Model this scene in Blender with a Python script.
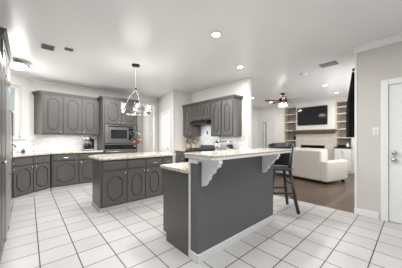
import bpy, bmesh, math, random
from mathutils import Vector, Matrix
random.seed(7)
PI = math.pi
D = bpy.data
for o in list(D.objects): D.objects.remove(o, do_unlink=True)
S = bpy.context.scene
C = S.collection

# ------------------------------------------------------------------ camera
cam = D.cameras.new('camera'); co = D.objects.new('camera', cam); C.objects.link(co)
cam.sensor_fit = 'HORIZONTAL'; cam.sensor_width = 36
cam.lens = 36*191.4/402
cam.shift_y = 5/402
YAW = math.atan(172/191.4)
co.location = (0, 0, 1.23); co.rotation_euler = (PI/2, 0, -YAW)
cam.clip_start = .05; cam.clip_end = 200
S.camera = co
# ------------------------------------------------------------------ world, window lights, added fill, exposure
w = D.worlds.new('world'); S.world = w; w.use_nodes = True
bg = w.node_tree.nodes['Background']; bg.inputs[0].default_value = (.90, .95, 1, 1); bg.inputs[1].default_value = .6
S.view_settings.view_transform = 'Standard'; S.view_settings.look = 'None'
S.view_settings.gamma = 1; S.view_settings.use_curve_mapping = False
S.view_settings.exposure = 0.2
CAN_W, LIVCAN_W, BULB_W = 24, 9, 1.4
def area_light(name, loc, direction, sx, sy, watts, col=(1, 1, 1)):
    l = D.lights.new(name, 'AREA'); l.shape = 'RECTANGLE'; l.size = sx; l.size_y = sy; l.energy = watts; l.color = col
    o = D.objects.new(name, l); C.objects.link(o); o.location = loc
    o.rotation_euler = Vector(direction).to_track_quat('-Z', 'Y').to_euler()
area_light('daylight_sink_window', (-.35, 5.83, 1.85), (.7, -.7, -.2), .8, 1.1, 14)
area_light('daylight_living_window', (6.4, .45, 1.7), (0, 1, -.05), 2.8, 1.6, 44)
area_light('daylight_nook_window', (2.4, 8.4, 1.6), (.2, -1, -.05), 2.2, 1.6, 40)
area_light('added_fill_front', (1.3, .6, 2.70), (0, 0, -1), 2.0, 2.0, 62)  # invisible fill light added under the ceiling near the camera, no real fitting
area_light('added_fill_kitchen', (1.2, 4.5, 2.70), (0, 0, -1), 2.0, 1.4, 84)  # second added fill, brightens the back of the kitchen without a fitting

# ------------------------------------------------------------------ materials
def mat(name, col, rough=.5, metal=0, spec=.5, emit=0, noise=0, nscale=20, bump=0, alpha=1):
    m = D.materials.new(name); m.use_nodes = True
    nt = m.node_tree; p = nt.nodes['Principled BSDF']
    p.inputs['Base Color'].default_value = (*col, 1)
    p.inputs['Roughness'].default_value = rough; p.inputs['Metallic'].default_value = metal
    p.inputs['Specular IOR Level'].default_value = spec
    if emit:
        p.inputs['Emission Color'].default_value = (*col, 1); p.inputs['Emission Strength'].default_value = emit
    if noise or bump:
        tc = nt.nodes.new('ShaderNodeTexCoord'); n = nt.nodes.new('ShaderNodeTexNoise')
        n.inputs['Scale'].default_value = nscale; n.inputs['Detail'].default_value = 4
        nt.links.new(tc.outputs['Object'], n.inputs['Vector'])
        if noise:
            r = nt.nodes.new('ShaderNodeMix'); r.data_type = 'RGBA'
            r.inputs[6].default_value = (*[c*(1-noise) for c in col], 1); r.inputs[7].default_value = (*[min(1, c*(1+noise)) for c in col], 1)
            nt.links.new(n.outputs['Fac'], r.inputs[0]); nt.links.new(r.outputs[2], p.inputs['Base Color'])
        if bump:
            b = nt.nodes.new('ShaderNodeBump'); b.inputs['Strength'].default_value = bump; b.inputs['Distance'].default_value = .01
            nt.links.new(n.outputs['Fac'], b.inputs['Height']); nt.links.new(b.outputs[0], p.inputs['Normal'])
    return m
def g(v): # sRGB 0-255 to linear
    def f(c):
        c /= 255; return c/12.92 if c <= .04045 else ((c+.055)/1.055)**2.4
    return tuple(f(c) for c in v) if not isinstance(v, (int, float)) else (f(v),)*3
M = {}
M['cab'] = mat('grey_painted_wood', g((88, 86, 83)), .33, noise=.06, nscale=3)
M['bar_face'] = mat('grey_textured_paint', g((100, 100, 101)), .5, noise=.08, nscale=6, bump=.15)
M['wall'] = mat('greige_wall_paint', g((234, 232, 227)), .85, noise=.015, nscale=2)
M['wall_warm'] = mat('warm_greige_wall_paint', g((200, 196, 190)), .85, noise=.015, nscale=2)
M['wall_mid'] = mat('pale_greige_wall_paint', g((214, 212, 207)), .85, noise=.015, nscale=2)
M['ceil'] = mat('ceiling_paint', g((235, 235, 236)), .24, spec=.3, noise=.01, nscale=3)
M['white'] = mat('white_trim_paint', g((226, 226, 224)), .4, noise=.01)
M['toe'] = mat('light_grey_base_board', g((176, 174, 170)), .5, noise=.03)
M['steel'] = mat('brushed_steel', g((152, 152, 152)), .32, 1, noise=.05, nscale=30)
M['fridge'] = mat('pale_steel', g((148, 147, 144)), .4, .3, noise=.03, nscale=20)
M['chrome'] = mat('chrome', g((215, 215, 215)), .2, 1, noise=.02)
M['nickel'] = mat('satin_nickel', g((200, 198, 192)), .25, 1, noise=.02)
M['black'] = mat('black_gloss', g(22), .15, noise=.1)
M['blackm'] = mat('black_matte', g(16), .6, spec=.2, noise=.15)
M['iron'] = mat('cast_iron', g(66), .5, noise=.2, nscale=40)
M['bronze'] = mat('dark_bronze', g((52, 44, 38)), .35, .6, noise=.1)
M['darkgrille'] = mat('grey_metal_grille', g((112, 112, 112)), .5, noise=.1)
M['screen'] = mat('tv_glass', g((30, 32, 35)), .08, noise=.1, nscale=1)
M['sofa'] = mat('cream_upholstery', g((202, 198, 190)), .95, noise=.05, nscale=60, bump=.2)
M['mantel'] = mat('olive_brown_mantel_paint', g((96, 90, 70)), .5, noise=.08, nscale=6)
M['shelf'] = mat('pale_shelf_paint', g((214, 208, 196)), .6, noise=.02)
M['shelfback'] = mat('taupe_shelf_paint', g((176, 168, 156)), .7, noise=.04)
M['stool'] = mat('blue_black_painted_wood', g((46, 49, 54)), .35, noise=.12, nscale=12)
M['bulb'] = mat('lit_bulb', (1, .95, .86), .5, emit=7, noise=0)
M['lens'] = mat('lit_lens', (1, .97, .92), .5, emit=9)
M['shade_lit'] = mat('lit_frosted_shade', (1, .95, .86), .5, emit=6)
M['shade_soft'] = mat('lit_opal_glass', (1, .98, .95), .4, emit=1.3)
M['blade'] = mat('cherry_fan_blade', g((112, 52, 44)), .4, noise=.25, nscale=15)
M['curtain'] = mat('black_curtain_fabric', g(24), .9, noise=.2, nscale=40)
M['leaf'] = mat('green_leaf', g((58, 70, 52)), .6, noise=.3, nscale=8)
M['bush'] = mat('garden_foliage', g((96, 132, 92)), .8, noise=.45, nscale=6)
M['pink'] = mat('coral_pink_petals', g((184, 112, 114)), .7, noise=.2, nscale=40)
M['red'] = mat('dark_red_petals', g((112, 48, 56)), .7, noise=.2, nscale=40)
M['crock'] = mat('beige_ceramic', g((196, 176, 152)), .4, noise=.08)
M['wood'] = mat('brown_utensil_wood', g((92, 70, 56)), .6, noise=.2)
M['rubber'] = mat('dark_rubber', g(35), .8, noise=.1)
M['brickred'] = mat('sooty_firebrick', g((78, 58, 50)), .9, noise=.4, nscale=10)
M['log'] = mat('charred_log', g((92, 70, 56)), .9, noise=.4, nscale=14)
M['bottle'] = mat('amber_bottle', g((52, 44, 40)), .2, noise=.1)
M['pantrydark'] = M['cab']
def glass(name, tint=(1, 1, 1), gl=.12):
    m = D.materials.new(name); m.use_nodes = True; nt = m.node_tree; nt.nodes.clear()
    o = nt.nodes.new('ShaderNodeOutputMaterial'); mx = nt.nodes.new('ShaderNodeMixShader')
    t = nt.nodes.new('ShaderNodeBsdfTransparent'); t.inputs[0].default_value = (*tint, 1)
    q = nt.nodes.new('ShaderNodeBsdfGlossy'); q.inputs['Roughness'].default_value = .05
    lw = nt.nodes.new('ShaderNodeLayerWeight'); lw.inputs[0].default_value = .07
    mth = nt.nodes.new('ShaderNodeMath'); mth.operation = 'ADD'; mth.inputs[1].default_value = gl; mth.use_clamp = True
    nt.links.new(lw.outputs['Facing'], mth.inputs[0]); nt.links.new(mth.outputs[0], mx.inputs[0])
    nt.links.new(t.outputs[0], mx.inputs[1]); nt.links.new(q.outputs[0], mx.inputs[2]); nt.links.new(mx.outputs[0], o.inputs[0])
    return m
M['glass'] = glass('clear_glass', (.97, .98, .98), .0)
M['pane'] = glass('window_pane', (.97, 1, 1), .02)
def brick(name, c1, c2, mortar, bw, bh, ms, rough, offset=.5, loc=(0, 0, 0), rotx=None, bump=.3, noise=.0, nscale=5, axes='xy'):
    m = D.materials.new(name); m.use_nodes = True; nt = m.node_tree; p = nt.nodes['Principled BSDF']
    p.inputs['Roughness'].default_value = rough
    tc = nt.nodes.new('ShaderNodeTexCoord'); sx = nt.nodes.new('ShaderNodeSeparateXYZ'); cb = nt.nodes.new('ShaderNodeCombineXYZ')
    mp = nt.nodes.new('ShaderNodeMapping'); mp.inputs['Location'].default_value = loc
    nt.links.new(tc.outputs['Object'], sx.inputs[0])
    nt.links.new(sx.outputs['XYZ'.index(axes[0].upper())], cb.inputs[0]); nt.links.new(sx.outputs['XYZ'.index(axes[1].upper())], cb.inputs[1])
    nt.links.new(cb.outputs[0], mp.inputs[0])
    b = nt.nodes.new('ShaderNodeTexBrick'); b.offset = offset; b.squash = 1
    b.inputs['Scale'].default_value = 1; b.inputs['Brick Width'].default_value = bw; b.inputs['Row Height'].default_value = bh
    b.inputs['Mortar Size'].default_value = ms; b.inputs['Mortar Smooth'].default_value = .1
    b.inputs['Color1'].default_value = (*c1, 1); b.inputs['Color2'].default_value = (*c2, 1); b.inputs['Mortar'].default_value = (*mortar, 1)
    nt.links.new(mp.outputs[0], b.inputs['Vector'])
    n = nt.nodes.new('ShaderNodeTexNoise'); n.inputs['Scale'].default_value = nscale; n.inputs['Detail'].default_value = 5
    nt.links.new(tc.outputs['Object'], n.inputs['Vector'])
    mx = nt.nodes.new('ShaderNodeMix'); mx.data_type = 'RGBA'; mx.blend_type = 'MULTIPLY'; mx.inputs[0].default_value = 1
    rr = nt.nodes.new('ShaderNodeMapRange'); rr.inputs[1].default_value = .3; rr.inputs[2].default_value = .7; rr.inputs[3].default_value = 1-noise; rr.inputs[4].default_value = 1
    nt.links.new(n.outputs['Fac'], rr.inputs[0])
    nt.links.new(b.outputs['Color'], mx.inputs[6]); nt.links.new(rr.outputs[0], mx.inputs[7]); nt.links.new(mx.outputs[2], p.inputs['Base Color'])
    bp = nt.nodes.new('ShaderNodeBump'); bp.inputs['Strength'].default_value = bump; bp.inputs['Distance'].default_value = .004; bp.invert = True
    nt.links.new(b.outputs['Fac'], bp.inputs['Height']); nt.links.new(bp.outputs[0], p.inputs['Normal'])
    return m
M['tile'] = brick('white_floor_tile', g((196, 194, 192)), g((188, 184, 182)), g((70, 66, 64)), .305, .303, .0055, .3, offset=0, loc=(-.08, -.295, 0), noise=.08, nscale=3)
M['woodfloor'] = brick('dark_plank_floor', g((118, 94, 78)), g((80, 62, 52)), g((44, 35, 30)), 1.1, .12, .002, .3, loc=(0, 0, 0), noise=.35, nscale=8)
M['splash_back'] = brick('marble_mosaic_tile', g((240, 240, 239)), g((216, 218, 219)), g((232, 232, 231)), .15, .05, .003, .25, noise=.15, nscale=14, axes='xz')
M['splash_range'] = brick('marble_mosaic_tile_side', g((240, 240, 239)), g((216, 218, 219)), g((232, 232, 231)), .15, .05, .003, .25, noise=.15, nscale=14, axes='yz')
M['whitebrick'] = brick('whitewashed_stone', g((214, 206, 196)), g((200, 192, 182)), g((206, 200, 192)), .3, .12, .004, .8, noise=.12, nscale=10, axes='yz')
def granite():
    m = D.materials.new('speckled_granite'); m.use_nodes = True; nt = m.node_tree; p = nt.nodes['Principled BSDF']
    p.inputs['Roughness'].default_value = .09
    tc = nt.nodes.new('ShaderNodeTexCoord')
    n = nt.nodes.new('ShaderNodeTexNoise'); n.inputs['Scale'].default_value = 38; n.inputs['Detail'].default_value = 6; n.inputs['Roughness'].default_value = .7
    v = nt.nodes.new('ShaderNodeTexVoronoi'); v.inputs['Scale'].default_value = 60
    r = nt.nodes.new('ShaderNodeValToRGB'); e = r.color_ramp.elements
    e[0].position = .36; e[0].color = (*g((112, 104, 98)), 1); e[1].position = .66; e[1].color = (*g((236, 231, 222)), 1)
    x = r.color_ramp.elements.new(.45); x.color = (*g((202, 184, 156)), 1)
    x = r.color_ramp.elements.new(.54); x.color = (*g((218, 211, 198)), 1)
    mx = nt.nodes.new('ShaderNodeMix'); mx.data_type = 'RGBA'; mx.inputs[0].default_value = .25
    nt.links.new(tc.outputs['Object'], n.inputs['Vector']); nt.links.new(tc.outputs['Object'], v.inputs['Vector'])
    nt.links.new(n.outputs['Fac'], r.inputs[0]); nt.links.new(r.outputs[0], mx.inputs[6])
    bw = nt.nodes.new('ShaderNodeRGBToBW'); nt.links.new(v.outputs['Color'], bw.inputs[0]); nt.links.new(bw.outputs[0], mx.inputs[7])
    nt.links.new(mx.outputs[2], p.inputs['Base Color'])
    return m
M['granite'] = granite()

# ------------------------------------------------------------------ mesh helpers
class MB:
    def __init__(s): s.bm = bmesh.new()
    def box(s, x0, x1, y0, y1, z0, z1):
        return s.prism([(x0, y0), (x1, y0), (x1, y1), (x0, y1)], z0, z1)
    def prism(s, poly, a, b, axis='z'):
        # poly in the two other axes (z: xy, y: xz, x: yz), extruded a..b along axis
        f = {'z': lambda p, t: (p[0], p[1], t), 'y': lambda p, t: (p[0], t, p[1]), 'x': lambda p, t: (t, p[0], p[1])}[axis]
        A = [s.bm.verts.new(f(p, a)) for p in poly]; B = [s.bm.verts.new(f(p, b)) for p in poly]
        s.bm.faces.new(A); s.bm.faces.new(B[::-1])
        for i in range(len(poly)):
            j = (i+1) % len(poly); s.bm.faces.new((A[j], A[i], B[i], B[j]))
        return s
    def lathe(s, prof, c=(0, 0, 0), n=20, axis='z'):
        rings = []
        for r, z in prof:
            ring = []
            for k in range(n):
                t = 2*PI*k/n; p = (r*math.cos(t), r*math.sin(t), z)
                if axis == 'y': p = (p[0], p[2], p[1])
                if axis == 'x': p = (p[2], p[0], p[1])
                ring.append(s.bm.verts.new((c[0]+p[0], c[1]+p[1], c[2]+p[2])))
            rings.append(ring)
        for A, B in zip(rings, rings[1:]):
            for k in range(n): s.bm.faces.new((A[k], A[(k+1) % n], B[(k+1) % n], B[k]))
        s.bm.faces.new(rings[0][::-1]); s.bm.faces.new(rings[-1])
        return s
    def tube(s, pts, r, n=8, closed=False):
        pts = [Vector(p) for p in pts]; rings = []
        rs = r if isinstance(r, (list, tuple)) else [r]*len(pts)
        N = len(pts)
        for i, p in enumerate(pts):
            if closed: d = pts[(i+1) % N]-pts[i-1]
            else: d = pts[min(i+1, N-1)]-pts[max(i-1, 0)]
            d.normalize(); u = d.cross(Vector((0, 0, 1)))
            if u.length < 1e-3: u = Vector((1, 0, 0))
            u.normalize(); v = d.cross(u)
            rings.append([s.bm.verts.new(p+(u*math.cos(2*PI*k/n)+v*math.sin(2*PI*k/n))*rs[i]) for k in range(n)])
        prs = list(zip(rings, rings[1:]))
        if closed: prs.append((rings[-1], rings[0]))
        for A, B in prs:
            for k in range(n): s.bm.faces.new((A[k], A[(k+1) % n], B[(k+1) % n], B[k]))
        if not closed: s.bm.faces.new(rings[0][::-1]); s.bm.faces.new(rings[-1])
        return s
    def ball(s, c, r, sub=2, scale=(1, 1, 1), jit=0):
        q = bmesh.ops.create_icosphere(s.bm, subdivisions=sub, radius=1)
        for v in q['verts']:
            k = r*(1+random.uniform(-jit, jit)); v.co = Vector((c[0]+v.co.x*k*scale[0], c[1]+v.co.y*k*scale[1], c[2]+v.co.z*k*scale[2]))
        return s
    def build(s, name, m, parent=None, bevel=0, smooth=False, seg=2):
        bmesh.ops.recalc_face_normals(s.bm, faces=s.bm.faces[:])
        me = D.meshes.new(name); s.bm.to_mesh(me); s.bm.free()
        me.materials.append(M[m] if isinstance(m, str) else m)
        if smooth:
            for p in me.polygons: p.use_smooth = True
        o = D.objects.new(name, me); C.objects.link(o)
        if parent: o.parent = parent
        if bevel:
            b = o.modifiers.new('bevel', 'BEVEL'); b.width = bevel; b.segments = seg; b.limit_method = 'ANGLE'; b.angle_limit = .6
        return o
def thing(name, label, cat, loc=(0, 0, 0), rot=0, group=None):
    o = D.objects.new(name, None); C.objects.link(o); o.location = loc; o.rotation_euler = (0, 0, rot); o.empty_display_size = .1
    o['label'] = label; o['category'] = cat
    if group: o['group'] = group
    return o
def tag(o, label, cat, group=None):
    o['label'] = label; o['category'] = cat
    if group: o['group'] = group
    return o
def struct(o, label=None, cat=None):
    o['kind'] = 'structure'
    if label: o['label'] = label
    if cat: o['category'] = cat
    return o
def dup(root, loc, label, rot=None):
    r = root.copy(); C.objects.link(r); r.location = loc; r['label'] = label
    if rot is not None: r.rotation_euler = (0, 0, rot)
    for ch in list(root.children):
        c = ch.copy(); C.objects.link(c); c.parent = r
        for q in ch.children:
            d = q.copy(); C.objects.link(d); d.parent = c
    return r

# ------------------------------------------------------------------ setting
H = 2.74; HL = 2.78
WB, WL, XR = 6.40, -.92, 4.0
struct(MB().prism([(-4, -3), (XR, -3), (XR, 6.4), (XR+.0, 9.2), (.4, 9.2), (.4, 6.4), (-.92, 5.4), (-.92, 1.9), (-4, 1.9)], -.1, 0).build('floor', 'tile'), 'large white tile floor with thin grout lines through the kitchen', 'floor')
struct(MB().box(XR, 9.6, .3, 5.8, -.1, 0).build('floor.001', 'woodfloor'), 'dark brown plank floor of the living room', 'floor')
struct(MB().prism([(-4, -3), (XR, -3), (XR, 9.2), (.4, 9.2), (.4, 6.6), (-1.05, 5.4), (-1.05, 1.9), (-4, 1.9)], H, H+.1).build('ceiling', 'ceil'), 'smooth white kitchen ceiling', 'ceiling')
struct(MB().prism([(XR+.02, .63), (XR+.02, 2.75), (XR+.12, 2.75), (XR+.12, 5.8), (9.6, 5.8), (9.6, .3), (XR+.12, .3), (XR+.12, .63)], HL, HL+.1).build('ceiling.001', 'ceil'), 'living room ceiling beyond the wide opening', 'ceiling')
# left wall, window wall, back wall
struct(MB().box(WL-.12, WL, 1.9, 5.4, 0, H).build('wall_left', 'wall'), 'kitchen wall behind refrigerator and dishwasher run', 'wall')
def diag(t, off=0):  # point on the window wall, t from the back-wall corner; off into the room
    return (.08-t+off*.7071, 6.4-t-off*.7071)
wz0, wz1, wt0, wt1 = 1.25, 2.46, .215, .80
b = MB()
for t0, t1, z0, z1 in ((0, wt0, 0, H), (wt1, 1, 0, H), (wt0, wt1, 0, wz0), (wt0, wt1, wz1, H)):
    b.prism([diag(t0), diag(t1), diag(t1, -.14), diag(t0, -.14)], z0, z1)
struct(b.build('wall_window', 'wall'), 'angled kitchen wall holding the window over the sink', 'wall')
b = MB(); b.box(.08, 2.64, WB, WB+.12, 0, H).box(2.64, 3.46, WB, WB+.12, 2.46, H).box(3.46, 3.62, WB, WB+.12, 0, H)
struct(b.build('wall_back', 'wall'), 'kitchen back wall behind upper cabinets and oven tower', 'wall')
struct(MB().prism([(3.27, 4.93), (3.58, 6.4), (3.70, 6.4), (3.39, 5.05)], 0, H).build('wall_pantry', 'wall_mid'), 'narrow wall with the white pantry door', 'wall')
struct(MB().prism([(3.27, 4.93), (4.0, 4.95), (4.0, 5.07), (3.39, 5.05)], 0, H).build('wall_return', 'wall'), 'short return wall at the end of the range run', 'wall')
struct(MB().box(XR, XR+.12, 2.75, 5.6, 0, HL).build('wall_range', 'wall'), 'kitchen wall behind the range and its cabinets', 'wall')
struct(MB().box(XR, XR+.12, -3, .63, 0, H+.11).build('wall_right', 'wall_warm'), 'warm grey wall with the white entry door', 'wall')
struct(MB().box(XR, XR+.02, .63, 2.75, H, HL+.1).build('trim_1', 'white'), 'shallow white header across the living room opening', 'trim')
# jamb corner boards of the opening
b = MB(); b.box(XR-.008, XR+.13, 2.715, 2.752, 0, H); struct(b.build('trim_2', 'white'), 'white corner board at the end of the range wall', 'trim')
b = MB(); b.box(XR-.008, XR+.13, .625, .655, 0, H); struct(b.build('trim_3', 'white'), 'white corner board at the end of the right wall', 'trim')
b = MB(); b.prism([(3.262, 4.922), (3.30, 4.915), (3.30, 4.932), (3.275, 4.96)], 0, H); struct(b.build('trim_4', 'white'), 'white corner bead beside the pantry door', 'trim')
# crown on the right wall
b = MB(); b.prism([(XR, H), (XR, H-.10), (XR-.02, H-.10), (XR-.075, H-.02), (XR-.075, H)], -3, .655, 'y'); struct(b.build('trim_5', 'white'), 'white crown moulding above the entry door wall', 'trim')
b = MB(); b.box(XR-.018, XR, .36, .66, 0, .10).box(XR-.018, XR, -3, -.82, 0, .10); struct(b.build('baseboard_right', 'white', bevel=.004), 'white baseboard beside the entry door', 'baseboard')
# casing of the cased opening in the back wall
b = MB(); b.box(3.44, 3.575, WB-.025, WB, 0, 2.57).box(2.56, 3.44, WB-.025, WB, 2.455, 2.57).box(3.44, 3.46, WB, WB+.13, 0, 2.46)
struct(b.build('trim_6', 'white', bevel=.004), 'white casing around the back doorway', 'trim')
# room beyond the back doorway
struct(MB().box(3.50, 3.62, WB+.12, 6.98, 0, H).build('wall_nook_side', 'wall_warm'), 'short grey wall seen through the back doorway', 'wall')
b = MB(); b.box(.4, 1.2, 8.6, 8.7, 0, H).box(3.4, 4.1, 8.6, 8.7, 0, H).box(1.2, 3.4, 8.6, 8.7, 0, .8).box(1.2, 3.4, 8.6, 8.7, 2.4, H)
struct(b.build('wall_nook_far', 'wall_warm'), 'bright far wall seen through the back doorway', 'wall')
b = MB(); b.box(.4, .5, WB+.12, 8.6, 0, H).box(4.0, 4.1, 6.98, 8.6, 0, H).box(3.62, 4.1, 6.9, 6.98, 0, H); struct(b.build('wall_nook_left', 'wall_warm'), 'side walls of the room beyond the back doorway', 'wall')
n1 = struct(MB().box(1.2, 1.26, 8.6, 8.68, .8, 2.4).box(3.34, 3.4, 8.6, 8.68, .8, 2.4).box(1.2, 3.4, 8.6, 8.68, .8, .86).box(1.2, 3.4, 8.6, 8.68, 2.34, 2.4).box(2.27, 2.33, 8.6, 8.68, .8, 2.4).build('window_2', 'white'), 'bright window of the room beyond the doorway', 'window')
MB().box(1.26, 3.34, 8.64, 8.645, .86, 2.34).build('pane', 'pane', n1)
# living room shell
XF = 8.65
struct(MB().box(9.4, 9.55, .45, 3.97, 0, HL).build('wall_living_far', 'wall'), 'far living room wall behind the shelves', 'wall')
b = MB(); b.box(XF, 9.55, 3.97, 4.44, 0, HL).box(XF, 9.55, 5.08, 5.5, 0, HL).box(XF, 9.55, 4.44, 5.08, 2.22, HL).box(XF, 9.4, 3.4, 3.97, 2.70, HL)
struct(b.build('wall_living_door', 'wall'), 'living room wall around the far white door', 'wall')
struct(MB().box(XF, 9.4, .55, 2.0, 2.70, HL).build('wall_living_soffit', 'wall'), 'short wall above the right shelves', 'wall')
struct(MB().box(XF, 9.4, .55, 1.48, 0, 2.70).build('wall_living_end', 'wall'), 'wall right of the right shelves', 'wall')
b = MB(); b.box(8.6, 9.4, 2.0, 3.4, .98, HL).box(8.6, 9.4, 3.21, 3.4, 0, .98).box(8.6, 9.4, 2.0, 2.32, 0, .98).box(9.1, 9.4, 2.32, 3.21, 0, .98)
struct(b.build('wall_chimney', 'wall'), 'projecting chimney breast carrying the television', 'wall')
struct(MB().box(XR+.12, 9.55, 5.31, 5.43, 0, HL).build('wall_living_left', 'wall'), 'left living room wall', 'wall')
b = MB(); b.box(XR+.12, 5.0, .43, .55, 0, HL).box(7.8, 9.55, .43, .55, 0, HL).box(5.0, 7.8, .43, .55, 0, .9).box(5.0, 7.8, .43, .55, 2.5, HL)
struct(b.build('wall_living_right', 'wall'), 'living room window wall behind the black curtain', 'wall')
b = MB()
cp = lambda x: [(x, HL), (x, HL-.09), (x-.02, HL-.09), (x-.07, HL-.02), (x-.07, HL)]
b.prism(cp(XF), 3.4, 5.31, 'y').prism(cp(XF), .55, 2.0, 'y').prism(cp(8.6), 1.95, 3.45, 'y')
b.prism([(5.31, HL), (5.31, HL-.09), (5.29, HL-.09), (5.24, HL-.02), (5.24, HL)], XR+.12, XF, 'x')
struct(b.build('trim_7', 'white'), 'white crown moulding around the living room', 'trim')
# backsplashes
b = MB(); b.box(.085, 1.525, WB-.012, WB, .912, 1.345); struct(b.build('trim_8', 'splash_back'), 'pale mosaic tile backsplash under the three-door cabinet', 'backsplash')
b = MB(); b.prism([diag(.015), diag(.985), diag(.985, .012), diag(.015, .012)], .912, 1.215); struct(b.build('trim_9', 'splash_back'), 'pale mosaic tile backsplash under the sink window', 'backsplash')
b = MB(); b.box(XR-.012, XR, 2.80, 4.92, .922, 1.33).box(XR-.012, XR, 3.69, 4.43, 1.33, 1.66); struct(b.build('trim_10', 'splash_range'), 'pale mosaic tile backsplash behind the range', 'backsplash')
# sink window
w1 = struct(MB().prism([diag(wt0), diag(wt0+.0), diag(wt0, -.14), diag(wt0+.0, -.139)], wz0, wz0+.001).build('window_1', 'white'), 'white framed window over the sink', 'window') if False else None
w1 = D.objects.new('window_1', None); C.objects.link(w1); struct(w1, 'white framed window above the corner sink', 'window')
def dbox(b, t0, t1, o0, o1, z0, z1): return b.prism([diag(t0, o0), diag(t1, o0), diag(t1, o1), diag(t0, o1)], z0, z1)
b = MB(); f0, f1 = -.12, -.07
dbox(b, wt0, wt0+.06, f0, f1, wz0, wz1); dbox(b, wt1-.06, wt1, f0, f1, wz0, wz1); dbox(b, wt0+.06, wt1-.06, f0, f1, wz0, wz0+.06); dbox(b, wt0+.06, wt1-.06, f0, f1, wz1-.06, wz1); dbox(b, wt0+.06, wt1-.06, f0, f1, 1.82, 1.87)
b.build('frame', 'white', w1)
b = MB(); dbox(b, wt0+.06, wt1-.06, -.098, -.094, wz0+.06, wz1-.06); b.build('pane', 'pane', w1)
b = MB(); dbox(b, wt0-.06, wt0, 0, .02, wz0-.02, wz1+.07); dbox(b, wt1, wt1+.06, 0, .02, wz0-.02, wz1+.07); dbox(b, wt0, wt1, 0, .02, wz1, wz1+.07); b.build('casing', 'white', w1)
b = MB(); dbox(b, wt0-.07, wt1+.07, -.07, .05, wz0-.03, wz0); b.build('sill', 'white', w1)
# shrub outside
b = MB()
for i in range(26): b.ball((-1.9+random.uniform(-1, 1), 7.9+random.uniform(-.5, .5), random.uniform(.2, 2.0)), random.uniform(.25, .5), 2, jit=.12)
tag(b.build('garden_shrub', 'bush'), 'green garden shrub outside the sink window', 'shrub')
tag(MB().box(-9, -.9, 6.9, 16, -.3, -.12).build('lawn', 'leaf'), 'grass outside the sink window', 'lawn')['kind'] = 'stuff'

# ------------------------------------------------------------------ doors
def panel_relief(b, x0, x1, z0, z1, y):  # raised rectangular panel: sunken groove drawn with two nested steps
    b.box(x0, x1, y-.006, y, z0, z1); b.box(x0+.03, x1-.03, y-.014, y-.006, z0+.03, z1-.03)
def hinged_door(name, label, loc, rot, wd, ht, cas, panels, handle_x, cat='door'):
    d = thing(name, label, cat, loc, rot); d['kind'] = 'structure'
    b = MB(); b.box(0, wd, -.012, .0, 0.01, ht)
    for p in panels: panel_relief(b, *p, -.012)
    b.build('slab', 'white', d, bevel=.003)
    b = MB(); b.box(-cas, -.004, -.035, 0, 0, ht+cas).box(wd+.004, wd+cas, -.035, 0, 0, ht+cas).box(-.004, wd+.004, -.035, 0, ht+.004, ht+cas)
    b.build('casing', 'white', d, bevel=.006)
    return d
# entry door in the right wall (faces -X): local x runs toward -Y
d1 = hinged_door('door_1', 'white panelled entry door with nickel knob and deadbolt', (XR-.001, .25, 0), -PI/2, .91, 2.03, .088,
    [(.11, .42, .25, .95), (.49, .80, .25, .95), (.11, .42, 1.10, 1.93), (.49, .80, 1.10, 1.93)], .06)
for z, nm in ((1.03, 'deadbolt'), (.93, 'door_knob')):
    b = MB(); b.lathe([(.030, -.013), (.030, -.022), (.012, -.03), (.012, -.05), (.028, -.056), (.030, -.075), (.016, -.086)], (.055, 0, z), 16, 'y'); b.build(nm, 'nickel', d1, smooth=True)
# pantry door on the angled wall
ang = math.atan2(6.4-4.93, 3.58-3.27)   # wall direction from its near end to its far end
dirv = Vector((math.cos(ang), math.sin(ang), 0)); pa = Vector((3.27, 4.93, 0))
po = pa+dirv*(1.08)
d2 = hinged_door('door_2', 'white panelled pantry door beside the back doorway', (po.x, po.y, 0), ang+PI, .84, 2.07, .085,
    [(.10, .38, .2, .95), (.46, .74, .2, .95), (.10, .38, 1.08, 1.95), (.46, .74, 1.08, 1.95)], .06)
d2.location = (po.x-.002, po.y, 0)
b = MB(); b.lathe([(.028, -.013), (.028, -.02), (.011, -.03), (.011, -.045), (.026, -.052), (.026, -.07), (.012, -.08)], (.78, 0, .93), 14, 'y'); b.build('door_knob', 'nickel', d2, smooth=True)
# living room far door
d3 = hinged_door('door_3', 'white door with tall dark-edged glass strip in the far living room wall', (XF-.001, 5.06, 0), -PI/2, .60, 2.16, .07, [], .06)
b = MB(); b.box(.06, .075, -.03, -.012, .1, 2.05).box(.20, .235, -.03, -.012, .1, 2.05).box(.075, .20, -.03, -.012, 2.01, 2.05); b.build('glass_frame', 'darkgrille', d3)
MB().box(.075, .20, -.018, -.012, .1, 2.01).build('glass', 'white', d3)

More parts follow.
